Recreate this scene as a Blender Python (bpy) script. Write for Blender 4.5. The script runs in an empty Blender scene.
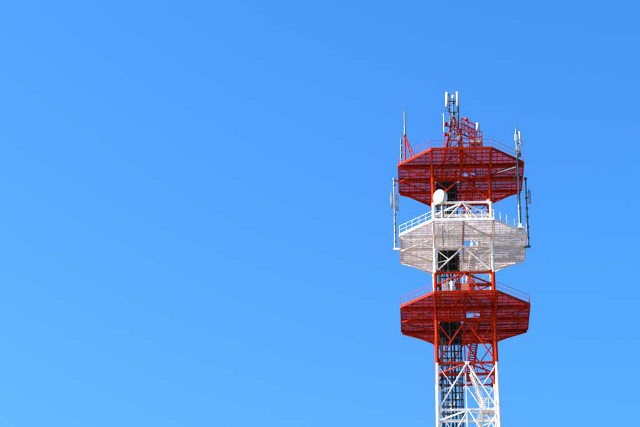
import bpy, math, random
from mathutils import Vector, Matrix, Quaternion
random.seed(7)
R = math.radians
S = bpy.context.scene
COL = S.collection

# ------------------------------------------------------------------ camera
cam_data = bpy.data.cameras.new("camera")
cam_data.sensor_width = 36.0
cam_data.lens = 36.0 * 2251.8 / 640.0
cam_data.clip_start = 0.5
cam_data.clip_end = 20000.0
cam = bpy.data.objects.new("camera", cam_data)
COL.objects.link(cam)
cam.location = (0, 0, 1.6)
cam.rotation_euler = (R(90 + 26.0537), 0, 0)
S.camera = cam

# ------------------------------------------------------------------ sky and sun
SUN_AZ = 86.0      # degrees towards -X, measured from -Y (behind the camera, to its left)
SUN_EL = 24.0
to_sun = Vector((-math.sin(R(SUN_AZ)) * math.cos(R(SUN_EL)), -math.cos(R(SUN_AZ)) * math.cos(R(SUN_EL)), math.sin(R(SUN_EL))))
world = bpy.data.worlds.new("World")
S.world = world
world.use_nodes = True
nt = world.node_tree
nt.nodes.clear()
sky = nt.nodes.new("ShaderNodeTexSky")
sky.sky_type = 'NISHITA'
sky.sun_disc = False
sky.sun_elevation = R(SUN_EL)
sky.sun_rotation = math.atan2(to_sun.x, to_sun.y)
sky.altitude = 200
sky.air_density = 1.5
sky.dust_density = 5.0
sky.ozone_density = 6.0
sat = nt.nodes.new("ShaderNodeHueSaturation")
sat.inputs['Saturation'].default_value = 1.22
bg = nt.nodes.new("ShaderNodeBackground")
bg.inputs['Strength'].default_value = 0.15
wo = nt.nodes.new("ShaderNodeOutputWorld")
nt.links.new(sky.outputs[0], sat.inputs['Color'])
gam = nt.nodes.new("ShaderNodeGamma")
gam.inputs['Gamma'].default_value = 1.36
nt.links.new(sat.outputs[0], gam.inputs['Color'])
nt.links.new(gam.outputs[0], bg.inputs[0])
nt.links.new(bg.outputs[0], wo.inputs[0])

sun_data = bpy.data.lights.new("sun", 'SUN')
sun_data.energy = 4.8
sun_data.angle = R(0.53)
sun_data.color = (1.0, 0.94, 0.86)
sun = bpy.data.objects.new("sun", sun_data)
COL.objects.link(sun)
sun.location = to_sun * 300
sun.rotation_euler = to_sun.to_track_quat('Z', 'Y').to_euler()

S.view_settings.view_transform = 'Standard'
S.view_settings.look = 'None'
S.view_settings.exposure = 0.74
S.view_settings.gamma = 1.0
S.view_settings.use_curve_mapping = False

# ------------------------------------------------------------------ materials
def material(name, base, rough=0.5, metal=0.0, vary=0.12, scale=1.3, stain=None, stain_at=0.66, bump=0.0, spec=0.5, tone=0.12):
    m = bpy.data.materials.new(name)
    m.use_nodes = True
    t = m.node_tree
    b = t.nodes["Principled BSDF"]
    b.inputs['Roughness'].default_value = rough
    b.inputs['Metallic'].default_value = metal
    b.inputs['Specular IOR Level'].default_value = spec
    geo = t.nodes.new("ShaderNodeNewGeometry")
    n = t.nodes.new("ShaderNodeTexNoise")
    n.inputs['Scale'].default_value = scale
    n.inputs['Detail'].default_value = 6
    n.inputs['Roughness'].default_value = 0.65
    t.links.new(geo.outputs['Position'], n.inputs['Vector'])
    r = t.nodes.new("ShaderNodeValToRGB")
    r.color_ramp.elements[0].position = 0.3
    r.color_ramp.elements[1].position = 0.7
    r.color_ramp.elements[0].color = (*[c * (1 - vary) for c in base], 1)
    r.color_ramp.elements[1].color = (*[min(1, c * (1 + vary)) for c in base], 1)
    t.links.new(n.outputs['Fac'], r.inputs[0])
    out = r.outputs[0]
    if stain:
        mp = t.nodes.new("ShaderNodeMapping")
        mp.inputs['Scale'].default_value = (1, 1, 0.35)
        t.links.new(geo.outputs['Position'], mp.inputs['Vector'])
        n2 = t.nodes.new("ShaderNodeTexNoise")
        n2.inputs['Scale'].default_value = 3.1
        n2.inputs['Detail'].default_value = 8
        n2.inputs['Roughness'].default_value = 0.7
        t.links.new(mp.outputs[0], n2.inputs['Vector'])
        r2 = t.nodes.new("ShaderNodeValToRGB")
        r2.color_ramp.elements[0].position = stain_at - 0.08
        r2.color_ramp.elements[1].position = stain_at + 0.06
        mix = t.nodes.new("ShaderNodeMixRGB")
        t.links.new(n2.outputs['Fac'], r2.inputs[0])
        t.links.new(r2.outputs[0], mix.inputs[0])
        t.links.new(out, mix.inputs[1])
        mix.inputs[2].default_value = (*stain, 1)
        out = mix.outputs[0]
    oi = t.nodes.new("ShaderNodeObjectInfo")
    mr = t.nodes.new("ShaderNodeMapRange")
    mr.inputs['To Min'].default_value = 1.0 - tone
    mr.inputs['To Max'].default_value = 1.0 + tone * 0.6
    t.links.new(oi.outputs['Random'], mr.inputs['Value'])
    hv = t.nodes.new("ShaderNodeHueSaturation")
    t.links.new(mr.outputs[0], hv.inputs['Value'])
    t.links.new(out, hv.inputs['Color'])
    t.links.new(hv.outputs[0], b.inputs['Base Color'])
    if bump:
        bp = t.nodes.new("ShaderNodeBump")
        bp.inputs['Strength'].default_value = bump
        t.links.new(n.outputs['Fac'], bp.inputs['Height'])
        t.links.new(bp.outputs[0], b.inputs['Normal'])
    return m

M = {
    'red': material("red_paint", (0.42, 0.0185, 0.0010), 0.6, spec=0.03, tone=0.22, stain=(0.17, 0.010, 0.003), stain_at=0.60, vary=0.30),
    'white': material("white_paint", (0.80, 0.79, 0.76), 0.45, stain=(0.48, 0.35, 0.27), stain_at=0.61, vary=0.12),
    'brownish': material("pinkish_brown_paint", (0.50, 0.33, 0.27), 0.6, stain=(0.36, 0.20, 0.13), stain_at=0.58, vary=0.2),  # pinkish brown with darker blotches, front-to-back girders of the white platform
    'redgrate': material("red_grating_paint", (0.36, 0.013, 0.0012), 0.65, spec=0.05, tone=0.35, vary=0.25, stain=(0.13, 0.010, 0.004), stain_at=0.6),
    'whitegrate': material("white_grating_paint", (0.78, 0.71, 0.65), 0.55, tone=0.22, vary=0.1, stain=(0.5, 0.36, 0.30), stain_at=0.62),
    'zinc': material("galvanised_steel", (0.20, 0.205, 0.215), 0.5, metal=0.3, vary=0.15),
    'darkzinc': material("weathered_steel", (0.07, 0.072, 0.078), 0.5, metal=0.3, vary=0.2),
    'cable': material("black_cable_jacket", (0.006, 0.007, 0.009), 0.6, spec=0.2, vary=0.3),
    'rack': material("dark_rack_steel", (0.009, 0.010, 0.014), 0.6, spec=0.2, vary=0.3),
    'rung': material("dull_rung_steel", (0.03, 0.032, 0.042), 0.6, vary=0.3),
    'plastic': material("white_radome", (0.78, 0.79, 0.80), 0.4, vary=0.04),
    'grey': material("grey_cabinet_paint", (0.42, 0.43, 0.44), 0.45, vary=0.08),
    'drum': material("drum_shade_and_panel_grey", (0.50, 0.52, 0.55), 0.5, vary=0.05),  # panel grey; on the dish drum it stands in for shade
    'faded': material("faded_red_paint", (0.55, 0.13, 0.07), 0.6, vary=0.15),
    'lamp': material("red_lamp_glass", (0.6, 0.05, 0.01), 0.2, vary=0.05),
    'ground': material("dry_ground", (0.17, 0.155, 0.13), 0.9, vary=0.35, scale=0.06, bump=0.2),
    'concrete': material("concrete", (0.38, 0.37, 0.35), 0.85, vary=0.15),
}

# ------------------------------------------------------------------ mesh helpers
def mesh(name, verts, faces, mat, smooth=False):
    me = bpy.data.meshes.new(name)
    me.from_pydata([tuple(v) for v in verts], [], faces)
    me.materials.append(M[mat])
    if smooth:
        for p in me.polygons:
            p.use_smooth = len(p.vertices) == 4
    me.update()
    return me

class MB:
    """collects shapes that make up ONE piece"""
    def __init__(s): s.v = []; s.f = []
    def box(s, x0, x1, y0, y1, z0, z1, ends=True):
        i = len(s.v)
        s.v += [(x, y, z) for z in (z0, z1) for y in (y0, y1) for x in (x0, x1)]
        s.f += [tuple(i + k for k in q) for q in ((0, 2, 3, 1), (4, 5, 7, 6), (0, 1, 5, 4), (2, 6, 7, 3), (0, 4, 6, 2), (1, 3, 7, 5))]
        return s
    def tube(s, a, b, r0, r1=None, n=10):
        a = Vector(a); b = Vector(b); r1 = r0 if r1 is None else r1
        q = (b - a).to_track_quat('Z', 'Y'); i = len(s.v)
        for c, r in ((a, r0), (b, r1)):
            s.v += [tuple(c + q @ Vector((r * math.cos(2 * math.pi * k / n), r * math.sin(2 * math.pi * k / n), 0))) for k in range(n)]
        s.f += [(i + k, i + (k + 1) % n, i + n + (k + 1) % n, i + n + k) for k in range(n)]
        s.f += [tuple(i + k for k in range(n))[::-1], tuple(i + n + k for k in range(n))]
        return s
    def path(s, pts, r, n=8):
        for a, b in zip(pts[:-1], pts[1:]): s.tube(a, b, r, n=n)
        return s
    def lathe(s, prof, n=32):
        i = len(s.v); k = len(prof)
        for j in range(n):
            a = 2 * math.pi * j / n
            s.v += [(r * math.cos(a), r * math.sin(a), z) for r, z in prof]
        for j in range(n):
            j2 = (j + 1) % n
            s.f += [(i + j * k + q, i + j2 * k + q, i + j2 * k + q + 1, i + j * k + q + 1) for q in range(k - 1)]
        s.f += [tuple(i + j * k for j in range(n))[::-1], tuple(i + j * k + k - 1 for j in range(n))]
        return s
    def prism(s, poly, z0, z1):
        i = len(s.v); n = len(poly)
        s.v += [(x, y, z0) for x, y in poly] + [(x, y, z1) for x, y in poly]
        s.f += [(i + k, i + (k + 1) % n, i + n + (k + 1) % n, i + n + k) for k in range(n)]
        s.f += [tuple(i + k for k in range(n))[::-1], tuple(i + n + k for k in range(n))]
        return s
    def mesh(s, name, mat, smooth=False): return mesh(name, s.v, s.f, mat, smooth)

def link(name, data, parent=None, loc=None, rot=None):
    o = bpy.data.objects.new(name, data)
    COL.objects.link(o)
    if parent: o.parent = parent
    if loc is not None: o.location = loc
    if rot is not None: o.rotation_euler = rot
    return o

_unit = {}
def unit(shape, mat):
    k = (shape, mat)
    if k not in _unit:
        m = MB()
        if shape == 'round': m.tube((0, 0, 0), (0, 0, 1), 1, n=12)
        elif shape == 'thin': m.tube((0, 0, 0), (0, 0, 1), 1, n=6)
        elif shape == 'angle':      # steel angle section
            m.prism([(-1, -1), (1, -1), (1, -.72), (-.72, -.72), (-.72, 1), (-1, 1)], 0, 1)
        elif shape == 'flat': m.prism([(-1, -1), (1, -1), (1, 1), (-1, 1)], 0, 1)
        elif shape == 'ibeam':      # x = flange width, y = depth
            w = .16
            m.prism([(-1, -1), (1, -1), (1, -.86), (w, -.86), (w, .86), (1, .86), (1, 1), (-1, 1), (-1, .86), (-w, .86), (-w, -.86), (-1, -.86)], 0, 1)
        elif shape == 'channel':
            m.prism([(-1, -1), (1, -1), (1, -.86), (-.5, -.86), (-.5, .86), (1, .86), (1, 1), (-1, 1)], 0, 1)
        _unit[k] = m.mesh(shape + "_section", mat, smooth=shape in ('round', 'thin'))
    return _unit[k]

def bar(name, a, b, size, mat, parent, shape='round', up=None):
    """one straight member from a to b; size = radius or (half width, half depth); up = direction of the section's y axis"""
    a = Vector(a); b = Vector(b); d = b - a
    o = link(name, unit(shape, mat), parent)
    sx, sy = size if isinstance(size, tuple) else (size, size)
    z = d.normalized()
    u = Vector(up) if up else (Vector((0, 0, 1)) if abs(z.z) < .95 else Vector((0, 1, 0)))
    x = u.cross(z).normalized(); y = z.cross(x)
    rot = Matrix((x, y, z)).transposed().to_quaternion()
    o.rotation_mode = 'QUATERNION'
    o.rotation_quaternion = rot
    o.location = a
    o.scale = (sx, sy, d.length)
    return o

# ------------------------------------------------------------------ where the tower stands
YAW = -0.0434352538
ORIGIN = Vector((16.55555, 236.458648, 0))
def to_world(p):
    x, y, z = p
    return Vector((ORIGIN.x + math.cos(YAW) * x - math.sin(YAW) * y, ORIGIN.y + math.sin(YAW) * x + math.cos(YAW) * y, z))

def thing(name, label, cat, at, group=None, turn=0.0):
    o = link(name, None, None, to_world(at), (0, 0, YAW + turn))
    o.empty_display_size = 0.3
    o["label"] = label; o["category"] = cat
    if group: o["group"] = group
    return o

# ------------------------------------------------------------------ ground
m = MB()
n = 24; half = 6000.0
gv = []; gf = []
for j in range(n + 1):
    for i in range(n + 1):
        x = -half + 2 * half * i / n; y = -half + 2 * half * j / n
        gv.append((x, y, 0.0))
for j in range(n):
    for i in range(n):
        a = j * (n + 1) + i
        gf.append((a, a + 1, a + n + 2, a + n + 1))
g = link("ground", mesh("ground", gv, gf, 'ground'))
g["kind"] = "structure"

# ------------------------------------------------------------------ lattice tower
tower = thing("lattice_tower", "red and white steel lattice telecom tower with three octagonal platforms", "tower", (0, 0, 0))
s = 3.30            # half spacing of the legs
W = 7.35; CUT = 3.48  # half width of a platform and half length of its edge
DECK = {'top': 121.98, 'mid': 112.94, 'low': 103.97}
BANDS = [(121.9, 117.0, 'red'), (117.0, 108.1, 'white'), (108.1, 97.05, 'red'), (97.05, 80.0, 'white'), (80.0, 60.0, 'red'),
         (60.0, 40.0, 'white'), (40.0, 20.0, 'red'), (20.0, 0.35, 'white')]
def half_at(z): return s if z > 84 else s + (84 - z) * 0.045
CORNERS = [(-1, -1), (1, -1), (1, 1), (-1, 1)]
for zt, zb, mat in BANDS:
    for cx, cy in CORNERS:
        ht, hb = half_at(zt), half_at(zb)
        bar("leg", (cx * hb, cy * hb, zb), (cx * ht, cy * ht, zt), 0.195 if zt > 90 else 0.28, mat, tower)
# flanged splices on the legs
fl = {c: MB().lathe([(0.19, -.05), (0.27, -.05), (0.27, .05), (0.19, .05)], 14).mesh("flange", c) for c in ('red', 'white')}
for z, c in ((119.6, 'red'), (115.0, 'white'), (110.2, 'white'), (105.6, 'red'), (99.6, 'red'), (94.2, 'white'), (88.5, 'white')):
    for cx, cy in CORNERS:
        link("flange", fl[c], tower, (cx * s, cy * s, z))
foot = MB().box(-1.2, 1.2, -1.2, 1.2, 0.0, 0.5).mesh("footing", 'concrete')
for cx, cy in CORNERS:
    h = half_at(0)
    link("footing", foot, tower, (cx * h, cy * h, 0.0))

FACES = [((-1, -1), (1, -1)), ((1, -1), (1, 1)), ((1, 1), (-1, 1)), ((-1, 1), (-1, -1))]
def ring(z, mat, plan=True, mid=True, r=0.095, gmat=None):
    h = half_at(z)
    mids = []
    for (a, b) in FACES:
        bar("horizontal_strut", (a[0] * h, a[1] * h, z), (b[0] * h, b[1] * h, z), (r, r * 1.15), mat, tower, 'angle')
        mids.append(((a[0] + b[0]) / 2 * h, (a[1] + b[1]) / 2 * h, z - .03))
    if plan:
        for k in range(4):
            bar("plan_brace", mids[k], mids[(k + 1) % 4], 0.07, mat, tower, 'angle')
    if mid:
        bar("cross_beam", (-h, 0, z - .06), (h, 0, z - .06), (.1, .15), mat, tower, 'ibeam')
    # gusset plates at the apex of the braces
    gm = MB().prism([(-.30, .10), (-.17, -.22), (.17, -.22), (.30, .10)], -.02, .02).mesh("gusset", gmat or mat)
    lg = MB().prism([(.12, -.34), (.30, -.34), (.55, -.08), (.55, .10), (.30, .34), (.12, .34)], -.018, .018).mesh("gusset", mat)
    for k, (a, b) in enumerate(FACES):
        mx, my, _ = mids[k]
        nx, ny = (a[0] + b[0]) / 2, (a[1] + b[1]) / 2
        o = link("gusset_plate", gm, tower, (mx + nx * .16, my + ny * .16, z))
        o.rotation_euler = (R(90), 0, math.atan2(nx, -ny))
        if z > 80:
            for c, sg in ((a, 1), (b, -1)):
                ux, uy = (b[0] - a[0]) / 2, (b[1] - a[1]) / 2
                g2 = link("gusset_plate", lg, tower, (c[0] * h + nx * .12, c[1] * h + ny * .12, z))
                g2.rotation_euler = (R(90), 0, math.atan2(nx, -ny)); g2.scale = (sg, 1, 1)
def kpanel(zt, zb, mat, redundant=True, r=0.085):
    ht, hb = half_at(zt), half_at(zb)
    for (a, b) in FACES:
        apex = Vector(((a[0] + b[0]) / 2 * ht, (a[1] + b[1]) / 2 * ht, zt))
        for c in (a, b):
            base = Vector((c[0] * hb, c[1] * hb, zb + .05))
            bar("diagonal_brace", base, apex, r, mat, tower)
            if redundant:
                md = (base + apex) / 2
                tp = Vector((c[0] * ht, c[1] * ht, zt - .15))
                bar("sub_brace", md, tp, 0.06, mat, tower)
                lm = Vector((c[0] * hb, c[1] * hb, zb + (zt - zb) * .38))
                bar("sub_brace", md, lm, 0.055, mat, tower)
ring(120.25, 'red', plan=False, mid=False, r=.075)
kpanel(120.25, 117.0, 'red')
ring(117.0, 'white')
kpanel(117.0, 113.05, 'white', redundant=False, r=.09)
ring(111.35, 'white', plan=False, mid=False, r=.075)
kpanel(111.35, 108.1, 'white')
ring(108.1, 'red')
kpanel(108.1, 104.05, 'red', redundant=False, r=.09)
ring(102.3, 'red', plan=False, mid=False, r=.075)
kpanel(102.3, 97.05, 'red')
ring(97.05, 'red', gmat='white')
kpanel(97.05, 91.45, 'white')
ring(91.45, 'white')
kpanel(91.45, 85.85, 'white')
ring(85.85, 'white')
kpanel(85.85, 80.0, 'white', redundant=False)
zz = [80, 60, 40, 20, 0.6]
for i, c in zip(range(4), ('red', 'white', 'red', 'white')):
    ring(zz[i], c, plan=False, mid=False)
    kpanel(zz[i], zz[i + 1], c, redundant=False, r=.16)

for zt_, zb_, c in ((117.0, 113.0, 'white'), (112.5, 108.1, 'white'), (108.1, 104.0, 'red'), (103.5, 97.05, 'red'), (97.05, 80.0, 'white')):
    bar("hanger_post", (-.12, -.12, zb_), (-.12, -.12, zt_), .07, c, tower, 'angle')

# ------------------------------------------------------------------ platforms
OCT = [(-CUT, -W), (CUT, -W), (W, -CUT), (W, CUT), (CUT, W), (-CUT, W), (-W, CUT), (-W, -CUT)]
EDGES = [-W, -(W + CUT) / 2, -CUT, -CUT / 2, 0, CUT / 2, CUT, (W + CUT) / 2, W]
_grate = {}
def grating(w, h, tri, mat):
    """open steel grating, w x h, or the half of it left of a diagonal: tri = which corner is kept"""
    key = (round(w, 3), round(h, 3), tri, mat)
    if key in _grate: return _grate[key]
    m = MB(); gap = .02
    def span_x(y):
        t = y / h
        if tri is None: return gap, w - gap
        if tri == 'ur': return w * (1 - t) + gap, w - gap
        if tri == 'ul': return gap, w * t - gap
        if tri == 'lr': return w * t + gap, w - gap
        if tri == 'll': return gap, w * (1 - t) - gap
    def span_y(x):
        t = x / w
        if tri is None: return gap, h - gap
        if tri == 'ur': return h * (1 - t) + gap, h - gap
        if tri == 'ul': return h * t + gap, h - gap
        if tri == 'lr': return gap, h * t - gap
        if tri == 'll': return gap, h * (1 - t) - gap
    k = int(h / (0.075 if mat == 'whitegrate' else 0.074))
    for i in range(k + 1):
        y = gap + (h - 2 * gap) * i / k
        a, b = span_x(y)
        if b - a > .05: m.box(a, b, y - .006, y + .006, -.024, 0)
    k = int(w / 0.19)
    for i in range(k + 1):
        x = gap + (w - 2 * gap) * i / k
        a, b = span_y(x)
        if b - a > .05: m.box(x - .008, x + .008, a, b, -.030, -.003)
    _grate[key] = m.mesh("grating", mat)
    return _grate[key]

def platform(which, label):
    z = DECK[which]
    paint, grate, steel = ('white', 'whitegrate', 'brownish') if which == 'mid' else ('red', 'redgrate', 'red')
    minor = 'whitegrate' if which == 'mid' else 'red'
    p = link("platform", None, tower, (0, 0, 0))
    p["label"] = label
    # edge beams
    for k in range(8):
        a, b = OCT[k], OCT[(k + 1) % 8]
        d = (Vector(b) - Vector(a)).normalized()
        inn = Vector((-d.y, d.x)) * .07
        e = d * .0
        bar("edge_beam", (a[0] + inn.x - e.x, a[1] + inn.y - e.y, z - .08), (b[0] + inn.x + e.x, b[1] + inn.y + e.y, z - .08), (.07, .125), paint, p, 'channel')
    # main girders: three each way
    for x in (-CUT + .05, 0, CUT - .05):
        bar("girder", (x, -W + .16, z - .27), (x, W - .16, z - .27), (.12, .16) if which == 'mid' else (.15, .20), steel, p, 'ibeam')
    for y in (-CUT + .05, 0, CUT - .05):
        bar("girder", (-W + .16, y, z - .275), (W - .16, y, z - .275), (.11, .145) if which == 'mid' else (.14, .19), paint, p, 'ibeam')
    # plan braces from the mid of an edge to the legs, and raking struts from the legs to the corners
    for (mx, my), cs in (((0, -W), ((-s, -s), (s, -s))), ((0, W), ((-s, s), (s, s))), ((-W, 0), ((-s, -s), (-s, s))), ((W, 0), ((s, -s), (s, s)))):
        for c in cs:
            bar("plan_brace", (mx * .97, my * .97, z - .46), (c[0], c[1], z - .46), (.08, .06), minor, p, 'angle')
    for cx, cy in CORNERS:
        bar("raking_strut", (cx * s, cy * s, z - 1.66), (cx * (W - .15), cy * CUT, z - .42), .085, paint, p)
        bar("raking_strut", (cx * s, cy * s, z - 1.66), (cx * CUT, cy * (W - .15), z - .42), .085, paint, p)
    # joists under the grating
    def ylim(x): return W if abs(x) <= CUT else W - (abs(x) - CUT)
    xs = [x for k in range(8) for x in ((EDGES[k] * 2 + EDGES[k + 1]) / 3, (EDGES[k] + 2 * EDGES[k + 1]) / 3)] + [e for e in EDGES[1:-1] if abs(e) > .01 and abs(abs(e) - CUT) > .01]
    for x in xs:
        l = ylim(x) - .17
        segs = [(-l, l)]
        if 0 < x < CUT / 2: segs = [(-l, -CUT / 2), (0, l)]
        if -CUT < x < 0: segs = [(-l, 0), (CUT / 2, l)]
        for a, b in segs:
            bar("joist", (x, a, z - .10), (x, b, z - .10), (.022, .05) if which == 'mid' else (.04, .08), minor, p, 'angle')
    ys = [e for e in EDGES[1:-1] if abs(e) > .01 and abs(abs(e) - CUT) > .01] + [EDGES[k] + (EDGES[k + 1] - EDGES[k]) * f for k in range(8) for f in ((.5,) if which != 'mid' else (.33, .67))]
    for y in ys:
        l = ylim(y) - .17
        segs = [(-l, l)]
        if -CUT / 2 < y < 0: segs = [(-l, 0), (CUT / 2, l)]
        if 0 < y < CUT / 2: segs = [(-l, -CUT), (0, l)]
        for a, b in segs:
            bar("joist", (a, y, z - .19), (b, y, z - .19), (.022, .035) if which == 'mid' else (.035, .055), minor, p, 'angle')
    # deck panels
    for i in range(8):
        for j in range(8):
            x0, x1, y0, y1 = EDGES[i], EDGES[i + 1], EDGES[j], EDGES[j + 1]
            io = i in (0, 7); jo = j in (0, 7)
            if io and jo: continue
            tri = None
            if (io and j in (1, 6)) or (jo and i in (1, 6)):
                tri = ('u' if j < 4 else 'l') + ('r' if i < 4 else 'l')
            if i == 4 and j == 3: continue              # stair hatch
            if i in (2, 3) and j == 4: continue         # cable opening
            link("deck_panel", grating(x1 - x0, y1 - y0, tri, grate), p, (x0, y0, z))
    if which == 'top':                                  # half of this hatch is covered
        link("deck_panel", grating(CUT / 2, .85, None, grate), p, (0, -CUT / 2, z))
    # kerb of the stair hatch
    for a, b in (((.05, -1.74), (1.74, -1.74)), ((1.74, -1.74), (1.74, 0)),):
        bar("hatch_kerb", (*a, z + .02), (*b, z + .02), (.03, .08), paint, p, 'flat')
    # guard rail
    rr = random.Random(z)
    for k in range(8):
        a, b = Vector(OCT[k]), Vector(OCT[(k + 1) % 8])
        d = (b - a); L = d.length; d.normalize()
        inn = Vector((-d.y, d.x)) * .07
        nseg = 5
        for q in range(nseg):
            c = a + d * (L * q / nseg) + inn
            c += d * (rr.uniform(-.12, .12) if q else 0)
            bar("rail_post", (c.x, c.y, z + .0), (c.x + rr.uniform(-.02, .02), c.y + rr.uniform(-.02, .02), z + 1.12), .02, paint, p, 'thin')
        for h_, r_ in ((1.12, .022), (.60, .016)):
            bar("handrail", (a.x + inn.x, a.y + inn.y, z + h_), (b.x + inn.x, b.y + inn.y, z + h_), r_, paint, p, 'thin')
        bar("toe_board", (a.x + inn.x, a.y + inn.y, z + .09), (b.x + inn.x, b.y + inn.y, z + .09), (.012, .07), paint, p, 'flat')
    return p
platform('top', "topmost red octagonal platform carrying the antenna mast")
platform('mid', "white octagonal platform with pale grating between the two red ones")
platform('low', "lowest red octagonal platform with dark red girders")

# ------------------------------------------------------------------ stairs inside the tower
def flight(a, b, width, mat):
    a = Vector(a); b = Vector(b)
    f = link("stair_flight", None, tower)
    d = b - a
    side = Vector((-d.y, d.x, 0)).normalized() * (width / 2)
    for sg in (-1, 1):
        o = side * sg
        bar("stringer", a + o, b + o, (.035, .13), mat, f, 'channel')
        up = Vector((0, 0, .95))
        bar("stair_rail", a + o + up, b + o + up, .028, mat, f, 'thin')
        for q in (.05, .28, .5, .72, .95):
            c = a + d * q + o
            bar("rail_post", c, c + up, .022, mat, f, 'thin')
    nst = max(6, int(abs(d.z) / .24))
    m = MB()
    for k in range(1, nst):
        c = a + d * (k / nst)
        q = d.copy(); q.z = 0; q.normalize(); q *= .13
        i = len(m.v)
        for dz in (-.02, .02):
            for u, w in ((-1, -1), (1, -1), (1, 1), (-1, 1)):
                v = c + side * (u * .95) + q * w + Vector((0, 0, dz)); m.v.append(tuple(v))
        m.f += [tuple(i + t for t in qd) for qd in ((3, 2, 1, 0), (4, 5, 6, 7), (0, 1, 5, 4), (1, 2, 6, 5), (2, 3, 7, 6), (3, 0, 4, 7))]
    t = link("treads", m.mesh("treads", mat), f)
    t["kind"] = "stuff"
def landing(x0, x1, y0, y1, z, mat):
    l = link("stair_landing", MB().box(x0, x1, y0, y0 + .1, z - .2, z).box(x0, x1, y1 - .1, y1, z - .2, z).box(x0, x0 + .1, y0 + .1, y1 - .1, z - .2, z)
             .box(x1 - .1, x1, y0 + .1, y1 - .1, z - .2, z).mesh("landing_frame", mat), tower)
    link("deck_panel", grating(x1 - x0 - .2, y1 - y0 - .2, None, mat + 'grate'), l, (x0 + .1, y0 + .1, z - .01))
    for a, b in (((x0, y0), (x1, y0)), ((x1, y0), (x1, y1)), ((x1, y1), (x0, y1))):
        for h_ in (1.1, .6):
            bar("handrail", (*a, z + h_), (*b, z + h_), .03, mat, l, 'thin')
        for t in (0, .5, 1):
            c = Vector(a).lerp(Vector(b), t)
            bar("rail_post", (c.x, c.y, z), (c.x, c.y, z + 1.1), .028, mat, l, 'thin')
for top, knee, bot in ((121.98, 117.0, 112.94), (112.94, 108.1, 103.97)):
    c1, c2 = ('red', 'white') if top > 115 else ('white', 'red')
    flight((1.45, -.9, top), (.55, .7, knee + .1), .8, c1)
    landing(-.1, 1.25, .55, 1.9, knee + .12, 'white' if c2 == 'white' else 'red')
    flight((.55, .2, knee), (2.3, -.3, bot + .05), .8, c2)
flight((1.45, -.9, 103.97), (.4, 1.1, 97.2), .8, 'red')
landing(-.1, 1.25, .9, 2.2, 97.15, 'red')
flight((.45, -.5, 97.0), (1.9, -.2, 92.7), .85, 'white')
landing(1.55, 3.1, -.9, .9, 92.6, 'white')
flight((1.6, .4, 92.6), (.4, .9, 86.2), .85, 'white')

# ------------------------------------------------------------------ cable ladder up the inside
rack = thing("cable_ladder", "dark cable ladder packed with black feeder cables inside the lattice tower", "cable ladder", (-1.65, .85, 0))
for x in (-1.18, -.42, .42, 1.18):
    for y in (-.5, .5):
        bar("upright", (x, y, 0.3), (x, y, 124.0), (.05, .05), 'rack', rack, 'angle')
z = 84.0
while z < 123.5:
    for y in (-.5,):
        bar("rung", (-1.25, y, z), (1.25, y, z), (.035, .085), 'rung', rack, 'flat')
    if int(z * 10) % 2 == 0:
        for x in (-1.18, 1.18):
            bar("tie", (x, -.5, z), (x, .5, z), (.035, .05), 'rack', rack, 'flat')
    z += .84
rc = random.Random(3)
for y, lst in ((-.58, (-1.05, -.95, -.62, -.1, .02, .25, .98)), (.58, (-1.08, -.93, .05, .33, .85))):
    for x in lst:
        mt_ = rc.choice(('cable', 'cable', 'rung'))
        bar("feeder_cable", (x, y + rc.uniform(-.05, .05), .3), (x + rc.uniform(-.04, .04), y, rc.uniform(118.5, 123.6)), rc.choice((.03, .045, .065)), mt_, rack, 'thin')

for zd in DECK.values():
    link("shade_sheet", MB().box(-1.12, 1.12, .66, .70, zd - 2.6, zd + .5).mesh("shade_sheet", 'rack'), rack)  # added sheet; its black stands in for shade among the packed cables
    for y in (.5,):
        for k in range(4):
            bar("rung", (-1.25, y, zd - .9 - k * .6), (1.25, y, zd - .9 - k * .6), (.03, .05), 'rack', rack, 'flat')

# feeder cables slung under the decks from the ladder to the antennas
def sag(a, b, drop, n=10, wob=0.0, seed=1):
    rg = random.Random(seed); a = Vector(a); b = Vector(b)
    return [a.lerp(b, k / n) - Vector((rg.uniform(-wob, wob), rg.uniform(-wob, wob), drop * 4 * (k / n) * (1 - k / n))) for k in range(n + 1)]
def cable(name, label, pts, r, mat='cable'):
    o = Vector(pts[0])
    t = link(name, MB().path([Vector(p) - o for p in pts], r, 6).mesh(name, mat, True), None, to_world(o), (0, 0, YAW))
    t["label"] = label; t["category"] = "cable"
    return t
zt, zm, zl = DECK['top'], DECK['mid'], DECK['low']
cable("feeder_cable", "black cable slung below the topmost platform towards the sunlit side", sag((-2.7, .3, zt - .75), (-6.9, -1.2, zt - .55), .18), .05)
cable("feeder_cable", "black cable slung below the topmost platform towards the tall sector pole", sag((-.5, .2, zt - .8), (6.2, -3.8, zt - .5), .22, 16), .05)
cable("feeder_cable", "black cable slung below the topmost platform towards its near edge", sag((-1.9, .2, zt - .75), (-1.2, -6.6, zt - .5), .2, 12), .055)
cable("feeder_cable", "thin dark cable slung below the white platform towards the dish post", sag((-2.2, .2, zm - .75), (-2.4, -6.5, zm - .45), .15, 12), .035)
cable("feeder_cable", "black cable slung below the lowest platform towards its shaded side", sag((-.5, .2, zl - .75), (6.4, .8, zl - .5), .2, 16), .05)
cable("feeder_cable", "black cable slung below the lowest platform towards its sunlit side", sag((-2.7, .3, zl - .75), (-6.6, .9, zl - .55), .2, 12), .05)

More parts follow.
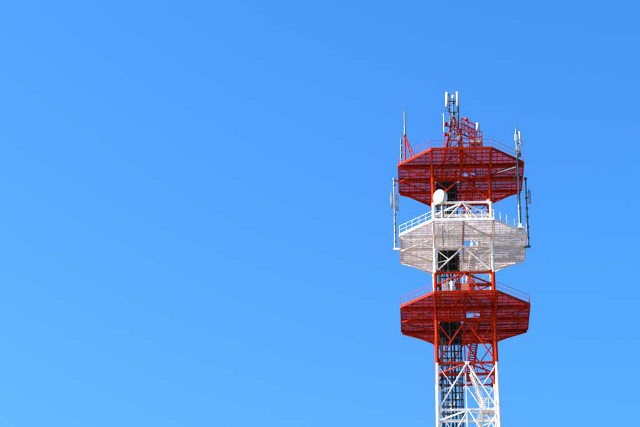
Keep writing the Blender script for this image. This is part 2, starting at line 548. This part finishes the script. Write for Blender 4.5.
# ------------------------------------------------------------------ antenna parts
def panel_mesh(h, w, d, mat='drum'):
    poly = []
    for k in range(13):
        a = math.pi * k / 12
        poly.append((w / 2 * math.cos(a) * (1 if abs(math.cos(a)) < .98 else .97), -d * .35 - d * .65 * math.sin(a) ** .6 if k not in (0, 12) else -d * .2))
    poly = [(w / 2, 0)] + poly + [(-w / 2, 0)]
    m = MB().prism(poly[::-1], 0, h)
    m.prism([(x * .9, y * .9 - .005) for x, y in poly][::-1], -.035, -.001)
    m.prism([(x * .9, y * .9 - .005) for x, y in poly][::-1], h + .001, h + .03)
    return m.mesh("panel", mat, True)

def panel_antenna(name, label, at, h, w, d, pole_at, turn, tilt=0.0, group=None, mat='drum'):
    """panel whose back faces its pole; at = bottom centre of the panel's back"""
    t = thing(name, label, "antenna", at, group)
    body = link("panel", panel_mesh(h, w, d, mat), t, (0, 0, 0), (tilt, 0, turn))
    px, py = pole_at[0] - at[0], pole_at[1] - at[1]
    for q in (.12, .86):
        off = Matrix.Rotation(turn, 3, 'Z') @ (Matrix.Rotation(tilt, 3, 'X') @ Vector((0, 0, h * q)))
        bar("bracket", off, (px, py, h * q), (.035, .05), 'darkzinc', t, 'flat')
        link("clamp", MB().box(-.07, .07, -.07, .07, -.06, .06).mesh("clamp", 'darkzinc'), t, (px, py, h * q))
    for k in (-1, 1):
        bar("connector_cable", Matrix.Rotation(turn, 3, 'Z') @ Vector((k * w * .25, -d * .4, -.03)), (px + k * .03, py - .02, -.75), .018, 'cable', t, 'thin')
    return t

# ------------------------------------------------------------------ antenna mast on the top platform
zt = DECK['top']
mast = thing("antenna_mast", "red pyramid mast with grey poles rising from the topmost platform", "mast", (-.6, .3, zt))
AP = 130.2 - zt
HB = 1.75
for cx, cy in CORNERS:
    bar("leg", (cx * HB, cy * HB, 0), (cx * .1, cy * .1, AP), .07, 'red', mast)
def mh(z): return HB + (.1 - HB) * z / AP
lv = [0.05, 2.6, 4.6, 6.2, 7.3]
for k, z in enumerate(lv):
    h = mh(z)
    for a, b in FACES:
        if k: bar("horizontal_strut", (a[0] * h, a[1] * h, z), (b[0] * h, b[1] * h, z), .045, 'red', mast, 'angle')
        if k < len(lv) - 1:
            h2 = mh(lv[k + 1])
            bar("diagonal_brace", (a[0] * h, a[1] * h, z), (b[0] * h2, b[1] * h2, lv[k + 1]), .038, 'red', mast, 'angle')
            bar("diagonal_brace", (b[0] * h, b[1] * h, z), (a[0] * h2, a[1] * h2, lv[k + 1]), .038, 'red', mast, 'angle')
bar("centre_pole", (0, 0, 5.5), (0, 0, 133.2 - zt), .085, 'darkzinc', mast)
bar("lightning_rod", (0, 0, 133.2 - zt), (0, 0, 134.1 - zt), .025, 'darkzinc', mast, 'thin')
link("pole_cap", MB().lathe([(.05, 0), (.14, .05), (.15, .3), (.1, .42), (.02, .46)], 16).mesh("pole_cap", 'plastic', True), mast, (0, 0, 132.75 - zt))
bar("side_pole", (-.45, -.35, 0), (-.45, -.35, 133.0 - zt), .075, 'zinc', mast)
bar("side_pole", (.52, -.35, 0), (.52, -.35, 128.6 - zt), .085, 'zinc', mast)
bar("side_pole", (.52, -.35, 128.6 - zt), (.52, -.35, 133.1 - zt), .075, 'darkzinc', mast)
for z in (132.15, 130.65):
    bar("cross_arm", (-.62, -.34, z - zt), (.70, -.34, z - zt), (.045, .06), 'darkzinc', mast, 'flat')
    link("collar", MB().lathe([(.085, -.14), (.19, -.14), (.19, .14), (.085, .14)], 12).mesh("collar", 'darkzinc'), mast, (0, 0, z - zt))
    bar("cross_arm", (0, 0, z - zt), (0, -.34, z - zt), (.05, .06), 'darkzinc', mast, 'flat')
bar("stub_arm", (-.45, -.34, 130.75 - zt), (-1.0, -.34, 130.95 - zt), .035, 'darkzinc', mast)
bar("stub_arm", (-1.2, -.3, 128.9 - zt), (-.4, -.3, 128.75 - zt), (.05, .06), 'red', mast, 'flat')
bar("stub_arm", (-1.2, -.3, 127.5 - zt), (-.4, -.3, 127.6 - zt), (.05, .06), 'red', mast, 'flat')

G1 = "panel antennas on the mast top"
panel_antenna("panel_antenna", "white panel antenna on the mast top, on the side of the tall whip", (-1.36, -.15, 131.35), 1.95, .34, .2, (-1.05, -.05), R(-25), R(-3), G1)
panel_antenna("panel_antenna", "white panel antenna on the mast top, above the dark pole", (-.05, -.2, 131.4), 1.95, .34, .2, (-.08, -.05), R(18), R(-4), G1)

t = thing("whip_antenna", "thin pale whip antenna beside the foot of the red mast", "antenna", (-1.8, 0, zt))
bar("mounting_pole", (0, 0, 0), (0, 0, 6.1), .05, 'red', t)
bar("whip", (0, 0, 6.1), (0, 0, 8.6), .03, 'plastic', t, 'thin')

def rru(name, label, at, w, d, h, mat, group=None):
    t = thing(name, label, "radio unit", at, group)
    link("housing", MB().box(-w / 2, w / 2, -d / 2, d / 2, 0, h).mesh("housing", mat), t)
    m = MB()
    for k in range(6):
        x = -w / 2 + w * (k + .5) / 6
        m.box(x - .012, x + .012, -d / 2 - .05, -d / 2 - .001, .04, h - .04)
    link("cooling_fins", m.mesh("fins", mat), t)
    bar("bracket", (0, d / 2, h * .5), (0, d / 2 + .2, h * .5), (.04, .06), 'darkzinc', t, 'flat')
    return t
rru("radio_unit", "upper small red box on the outrigger of the red mast", (-1.5, -.35, 128.7), .36, .25, .4, 'red')
rru("radio_unit", "lower small red box on the outrigger of the red mast", (-1.55, -.35, 127.35), .32, .25, .34, 'red')
rru("radio_unit", "grey radio unit low on the bright mast pole", (-.08, -.6, 126.5), .32, .22, .62, 'grey')
rru("radio_unit", "dark radio unit halfway up the bright mast pole", (.05, -.6, 127.6), .28, .2, .5, 'darkzinc')

# gantry frame beside the mast
gan = thing("gantry_frame", "red sloping lattice gantry beside the mast on the topmost platform", "gantry", (.25, 0, zt))
def gz(x, up): return (129.48 if up else 128.1) - zt - x * (.56 if up else .50)
for y in (-.65, .65):
    for up in (1, 0):
        bar("chord", (-.05, y, gz(-.05, up)), (1.7, y, gz(1.7, up)), (.05, .07), 'red', gan, 'angle')
    xs = [0, .42, .84, 1.26, 1.6]
    for k, x in enumerate(xs):
        bar("lacing", (x, y, gz(x, 0)), (x, y, gz(x, 1)), .028, 'red', gan, 'angle')
        if k < 4:
            a, b = (0, 1) if k % 2 else (1, 0)
            bar("lacing", (x, y, gz(x, a)), (xs[k + 1], y, gz(xs[k + 1], b)), .028, 'red', gan, 'angle')
    for x in (0.05, 1.55):
        bar("post", (x, y, 0), (x, y, gz(x, 0)), .055, 'red', gan, 'angle')
    bar("post_brace", (0.05, y, 2.6), (1.55, y, 4.6), .028, 'red', gan, 'angle')
    bar("post_brace", (1.55, y, 2.6), (0.05, y, 4.6), .028, 'red', gan, 'angle')
for x in (0, .84, 1.6):
    for up in (1, 0):
        bar("cross_bar", (x, -.65, gz(x, up)), (x, .65, gz(x, up)), .035, 'red', gan, 'angle')
for y in (-.6, .6):
    bar("tie", (-.35, y, 4.4), (.0, y, 6.3), .035, 'red', gan, 'angle')
    bar("tie", (-.55, y, 5.9), (.05, y, 5.2), .035, 'red', gan, 'angle')
    bar("tie", (.0, y, 7.3), (1.5, y, 5.35), .035, 'red', gan, 'angle')
    bar("tie", (-.35, y, 4.9), (1.55, y, 4.75), .04, 'red', gan, 'angle')
lamp = thing("obstruction_light", "small orange red obstruction light on top of the sloping gantry", "light", (.9, -.6, 129.18))
link("lamp_base", MB().lathe([(.2, 0), (.2, .14), (.16, .16)], 16).mesh("lamp_base", 'red', True), lamp)
link("lamp_dome", MB().lathe([(.17, .161), (.18, .26), (.15, .36), (.07, .42), (.02, .43)], 16).mesh("lamp_dome", 'lamp', True), lamp)

# raised deck with cage rails
cage = thing("raised_walkway", "small red walkway with square guard rails beside the gantry", "walkway", (1.9, -1.0, zt))
for x in (-.75, .75):
    for y in (-.5, .6):
        bar("post", (x, y, 0), (x, y, 5.2), .045, 'red', cage, 'angle')
for z_ in (3.75, 4.45, 5.2):
    for a, b in (((-.75, -.5), (.75, -.5)), ((.75, -.5), (.75, .6)), ((.75, .6), (-.75, .6))):
        bar("handrail", (*a, z_), (*b, z_), .04, 'red', cage, 'angle')
bar("rail_post", (0, -.5, 3.75), (0, -.5, 5.2), .035, 'red', cage, 'angle')
link("deck_panel", grating(1.5, 1.1, None, 'redgrate'), cage, (-.75, -.5, 3.72))

t = thing("panel_antenna", "short white panel antenna on a pole at the raised walkway", "antenna", (2.2, -.5, 125.75))
bar("pole", (.16, 0, 0), (.16, 0, 3.1), .06, 'zinc', t)
bar("pole", (-.16, 0, 0), (-.16, 0, 2.3), .05, 'darkzinc', t)
link("panel", panel_mesh(.95, .32, .2), t, (0, -.05, 2.1), (0, 0, R(-12)))
for z_ in (2.3, 2.9): bar("bracket", (0, -.05, z_), (.16, 0, z_), (.03, .04), 'darkzinc', t, 'flat')
t = thing("equipment_box", "pale equipment box next to the gantry post on the raised walkway", "box", (1.5, -1.0, 125.72))
link("housing", MB().box(-.2, .2, -.2, .2, 0, .5).mesh("housing", 'grey'), t); link("lid", MB().box(-.27, .27, -.22, .22, .501, .55).mesh("lid", 'grey'), t)
t = thing("equipment_box", "pale equipment box under the short panel antenna", "box", (2.25, -1.0, 125.72))
link("housing", MB().box(-.2, .2, -.2, .2, 0, .5).mesh("housing", 'drum'), t); link("lid", MB().box(-.27, .27, -.22, .22, .501, .55).mesh("lid", 'grey'), t)

# ------------------------------------------------------------------ whips at the edge of the top platform
t = thing("whip_antenna", "tall grey rod antenna on a braced red post at the platform corner", "antenna", (-6.45, -4.25, zt))
bar("post", (0, 0, 0), (0, 0, 3.5), .095, 'red', t)
bar("rod", (0, 0, 3.5), (0, 0, 6.65), .085, 'zinc', t)
bar("rod_tip", (0, 0, 6.65), (0, 0, 7.6), .022, 'darkzinc', t, 'thin')
bar("stay", (0, 0, 3.3), (1.15, -.85, .05), .075, 'red', t)
bar("stay", (0, 0, 3.3), (1.0, .9, .05), .06, 'red', t)
link("collar", MB().lathe([(.09, -.12), (.15, -.12), (.15, .12), (.09, .12)], 12).mesh("collar", 'red'), t, (0, 0, 3.4))
t = thing("dipole_antenna", "short dark dipole pole just outside the tall rod antenna", "antenna", (-6.93, -3.85, zt))
bar("pole", (0, 0, 0), (0, 0, 3.2), .06, 'zinc', t)
bar("rod_tip", (0, 0, 3.2), (0, 0, 3.95), .028, 'darkzinc', t, 'thin')
for z_ in (1.0, 1.9, 2.8):
    link("dipole_element", MB().lathe([(.06, -.3), (.11, -.26), (.11, .26), (.06, .3)], 12).mesh("dipole_element", 'darkzinc'), t, (0, 0, z_))

# ------------------------------------------------------------------ outrigger poles beside the white platform
def loop_dipole(t, x, z0, z1, sg):
    m = MB().path([(x, 0, z0), (x + sg * .0, 0, z1)], .055)
    m.path([(x + sg * .15, 0, z0 + .05), (x + sg * .15, 0, z1 - .05)], .055)
    m.path([(x, 0, z0 + .02), (x + sg * .15, 0, z0 + .05)], .04); m.path([(x, 0, z1 - .02), (x + sg * .15, 0, z1 - .05)], .04)
    link("folded_dipole", m.mesh("folded_dipole", 'zinc', True), t)
    for q in (.2, .8):
        bar("arm", (0, 0, z0 + (z1 - z0) * q), (x, 0, z0 + (z1 - z0) * q), .03, 'zinc', t, 'thin')
t = thing("dipole_antenna", "grey pole with paired folded dipoles on the sunlit side of the white platform", "antenna", (-7.82, 0, 112.7))
bar("pole", (0, 0, 0), (0, 0, 4.6), .11, 'zinc', t)
bar("pole", (0, 0, 4.6), (0, 0, 9.2), .085, 'zinc', t)
link("pole_cap", MB().lathe([(.15, 0), (.17, .1), (.16, .3), (.05, .36)], 12).mesh("pole_cap", 'zinc', True), t, (0, 0, 9.0))
loop_dipole(t, -.30, 5.3, 7.5, -1)
loop_dipole(t, .26, 5.0, 7.1, 1)
for z_ in (1.0, 2.2, 3.3, 4.5, 8.4):
    link("clamp", MB().lathe([(.1, -.08), (.16, -.08), (.16, .08), (.1, .08)], 10).mesh("clamp", 'darkzinc'), t, (0, 0, z_))
bar("foot_arm", (-.25, 0, .05), (.75, 0, .05), (.11, .10), 'white', t, 'flat')
bar("head_arm", (0, 0, 8.9), (.75, 0, 8.95), (.06, .07), 'red', t, 'flat')
t = thing("dipole_antenna", "dark grey pole with one folded dipole beyond the shaded side of the white platform", "antenna", (7.62, 0, 112.7))
bar("pole", (0, 0, 0), (0, 0, 4.6), .105, 'darkzinc', t)
bar("pole", (0, 0, 4.6), (0, 0, 9.0), .085, 'darkzinc', t)
link("pole_cap", MB().lathe([(.15, 0), (.2, .1), (.19, .3), (.05, .36)], 12).mesh("pole_cap", 'darkzinc', True), t, (0, 0, 8.7))
loop_dipole(t, .30, 5.6, 7.4, 1)
for z_ in (1.2, 2.6, 3.9, 5.0, 6.4):
    link("clamp", MB().lathe([(.1, -.1), (.18, -.1), (.18, .1), (.1, .1)], 10).mesh("clamp", 'darkzinc'), t, (0, 0, z_))
bar("foot_arm", (.25, 0, .05), (-.55, 0, .05), (.11, .10), 'darkzinc', t, 'flat')
t = thing("dipole_antenna", "short dark rod hanging under the topmost platform near the sector pole", "antenna", (6.3, -.5, 120.9))
bar("rod", (0, 0, 0), (0, 0, 1.7), .07, 'darkzinc', t)
bar("bracket", (0, 0, .9), (0, 0.4, .9), (.05, .05), 'darkzinc', t, 'flat')

# tall sector pole
t = sector = thing("antenna_pole", "tall pale steel pole rising from the white platform past the top one", "pole", (6.5, -4.45, 112.95))
bar("pole", (0, 0, 0), (0, 0, 4.5), .13, 'zinc', t)
bar("pole", (0, 0, 4.5), (0, 0, 9.3), .11, 'zinc', t)
bar("pole", (0, 0, 9.3), (0, 0, 12.9), .085, 'zinc', t)
bar("rod_tip", (0, 0, 12.9), (0, 0, 13.6), .025, 'darkzinc', t, 'thin')
link("foot_plate", MB().box(-.45, .45, -.3, .3, 0, .12).box(-.18, .18, -.18, .18, .12, .6).mesh("foot_plate", 'white'), t)
for z_ in (2.6, 4.5, 6.9, 9.3, 10.1):
    link("clamp", MB().lathe([(.12, -.1), (.19, -.1), (.19, .1), (.12, .1)], 10).mesh("clamp", 'darkzinc'), t, (0, 0, z_))
bar("outrigger", (0, 0, 8.0), (-2.3, 1.2, 7.85), .075, 'white', t)  # added arm; its white stands in for sunlight catching a strut
panel_antenna("panel_antenna", "tilted white panel antenna near the top of the tall sector pole", (7.0, -4.5, 123.75), 1.75, .32, .2, (6.52, -4.45), R(35), R(-7))
rru("radio_unit", "grey radio unit below the tilted white panel antenna", (6.78, -4.75, 122.75), .34, .24, .62, 'grey')
rru("radio_unit", "dark radio unit under the grey one on the tall sector pole", (6.80, -4.75, 122.1), .30, .22, .45, 'darkzinc')
rru("radio_unit", "pale slim box behind the tilted panel on the tall sector pole", (6.42, -4.75, 124.1), .22, .2, .9, 'plastic')

def pole_cable(parent, x, y, z0, z1, off, seed):
    rg = random.Random(seed); n = max(4, int((z1 - z0) / .8))
    pts = [(x + off + rg.uniform(-.035, .035), y - .08 + rg.uniform(-.03, .03), z0 + (z1 - z0) * k / n) for k in range(n + 1)]
    link("jumper_cable", MB().path(pts, .03, 6).mesh("jumper_cable", 'cable', True), parent)
pole_cable(sector, 0, 0, .6, 9.6, .13, 11); pole_cable(sector, 0, 0, 3.0, 10.2, -.12, 12)
pole_cable(mast, -.45, -.35, 3.0, 131.2 - zt, -.09, 13); pole_cable(mast, .52, -.35, 3.0, 131.3 - zt, .1, 14); pole_cable(mast, .52, -.35, 3.0, 130.2 - zt, -.1, 15)
# ------------------------------------------------------------------ dish
dish = thing("dish_antenna", "white drum dish antenna on a post above the white platform", "antenna", (-2.55, -4.3, DECK['mid']))
bar("post", (.25, .25, 0), (.25, .25, 4.6), .13, 'zinc', dish)
prof = [(.02, -.02), (.40, -.03), (.72, -.06), (.755, -.02), (.755, .52), (.72, .56), (.50, .82), (.26, .95), (.04, .98)]
prof = [(a * 1.1, b * 1.1) for a, b in prof]
az = R(41); el = R(-6)
face = Vector((-math.sin(az) * math.cos(el), -math.cos(az) * math.cos(el), math.sin(el)))
q = (-face).to_track_quat('Z', 'Y')
drum = link("drum", MB().lathe(prof[3:], 40).mesh("drum", 'drum', True), dish, (-.14, -.35, 4.2))  # grey colour imitates shade on the white drum
rad = link("radome", MB().lathe([(.83, -.024), (.79, -.055), (.5, -.095), (.02, -.11)], 40).mesh("radome", 'plastic', True), dish, (-.14, -.35, 4.2))
for o in (drum, rad):
    o.rotation_mode = 'QUATERNION'; o.rotation_quaternion = q
bar("bracket", (.25, .25, 3.9), Vector((-.14, -.35, 4.2)) - face * .8, (.09, .12), 'zinc', dish, 'flat')
bar("bracket", (.25, .25, 4.45), Vector((-.14, -.35, 4.2)) - face * .8, (.05, .07), 'darkzinc', dish, 'flat')

rim = link("rim_band", MB().lathe([(.835, .0), (.86, .0), (.86, .06), (.835, .06)], 40).mesh("rim_band", 'zinc'), dish, (-.14, -.35, 4.2))
rim.rotation_mode = 'QUATERNION'; rim.rotation_quaternion = q
link("feed_cable", MB().path([Vector((-.14, -.35, 4.2)) - face * 1.08, (.42, .5, 3.5), (.40, .36, 2.6), (.42, .38, 1.2), (.36, .35, 0)], .035, 6).mesh("feed_cable", 'cable', True), dish)

# ------------------------------------------------------------------ equipment on the lowest platform, behind its near rail
zl = DECK['low']
def cabinet(label, x, y, w, d, h, mat, name="equipment_cabinet"):
    t = thing(name, label, "cabinet", (x, y, zl + .02))
    link("housing", MB().box(-w / 2, w / 2, -d / 2, d / 2, .1, h).mesh("housing", mat), t)
    link("plinth", MB().box(-w / 2 + .03, w / 2 - .03, -d / 2 + .03, d / 2 - .03, 0, .099).mesh("plinth", 'darkzinc'), t)
    link("door", MB().box(-w / 2 + .04, w / 2 - .04, -d / 2 - .03, -d / 2 - .001, .2, h - .1).mesh("door", mat), t)
    link("cap", MB().box(-w / 2 - .04, w / 2 + .04, -d / 2 - .05, d / 2 + .04, h + .001, h + .05).mesh("cap", mat), t)
cabinet("narrow grey cabinet nearest the tower leg on the lowest platform", -2.35, -4.9, .5, .5, 1.95, 'grey')
cabinet("dark cabinet between the white drum and the red hood", -.75, -4.6, .55, .6, 1.6, 'darkzinc')
t = thing("drum_antenna", "white upright drum on the lowest platform under the white one", "antenna", (-1.45, -5.0, zl + .02))
link("drum", MB().lathe([(.2, .8), (.3, .82), (.31, 2.05), (.24, 2.2), (.05, 2.26)], 20).mesh("drum", 'plastic', True), t)
bar("post", (0, 0, 0), (0, 0, .81), .09, 'zinc', t)
t = thing("pipe_stand", "pale pipe stand with two uprights on the lowest platform", "stand", (-1.9, -5.2, zl + .02))
for x in (-.1, .14):
    bar("upright", (x, 0, 0), (x, 0, 2.0), .05, 'zinc', t)
bar("cross_arm", (-.2, 0, 1.7), (.25, 0, 1.7), .035, 'zinc', t); bar("cross_arm", (-.2, 0, .9), (.25, 0, .9), .035, 'zinc', t)
t = thing("equipment_hood", "pale red tapering metal hood beside the centre of the lowest platform", "hood", (-.1, -3.9, zl - .33))
mm = MB(); i0 = 0
mm.v = [(-.75, -.4, 1.5), (.6, -.4, 1.5), (.6, .5, 1.5), (-.75, .5, 1.5), (-.2, -.15, 2.75), (.5, -.15, 2.75), (.5, .3, 2.75), (-.2, .3, 2.75)]
mm.f = [(3, 2, 1, 0), (4, 5, 6, 7), (0, 1, 5, 4), (1, 2, 6, 5), (2, 3, 7, 6), (3, 0, 4, 7)]
link("hood_shell", mm.mesh("hood_shell", 'faded'), t)
for x in (-.6, .5):
    bar("post", (x, 0, .35), (x, 0, 1.499), .07, 'red', t)
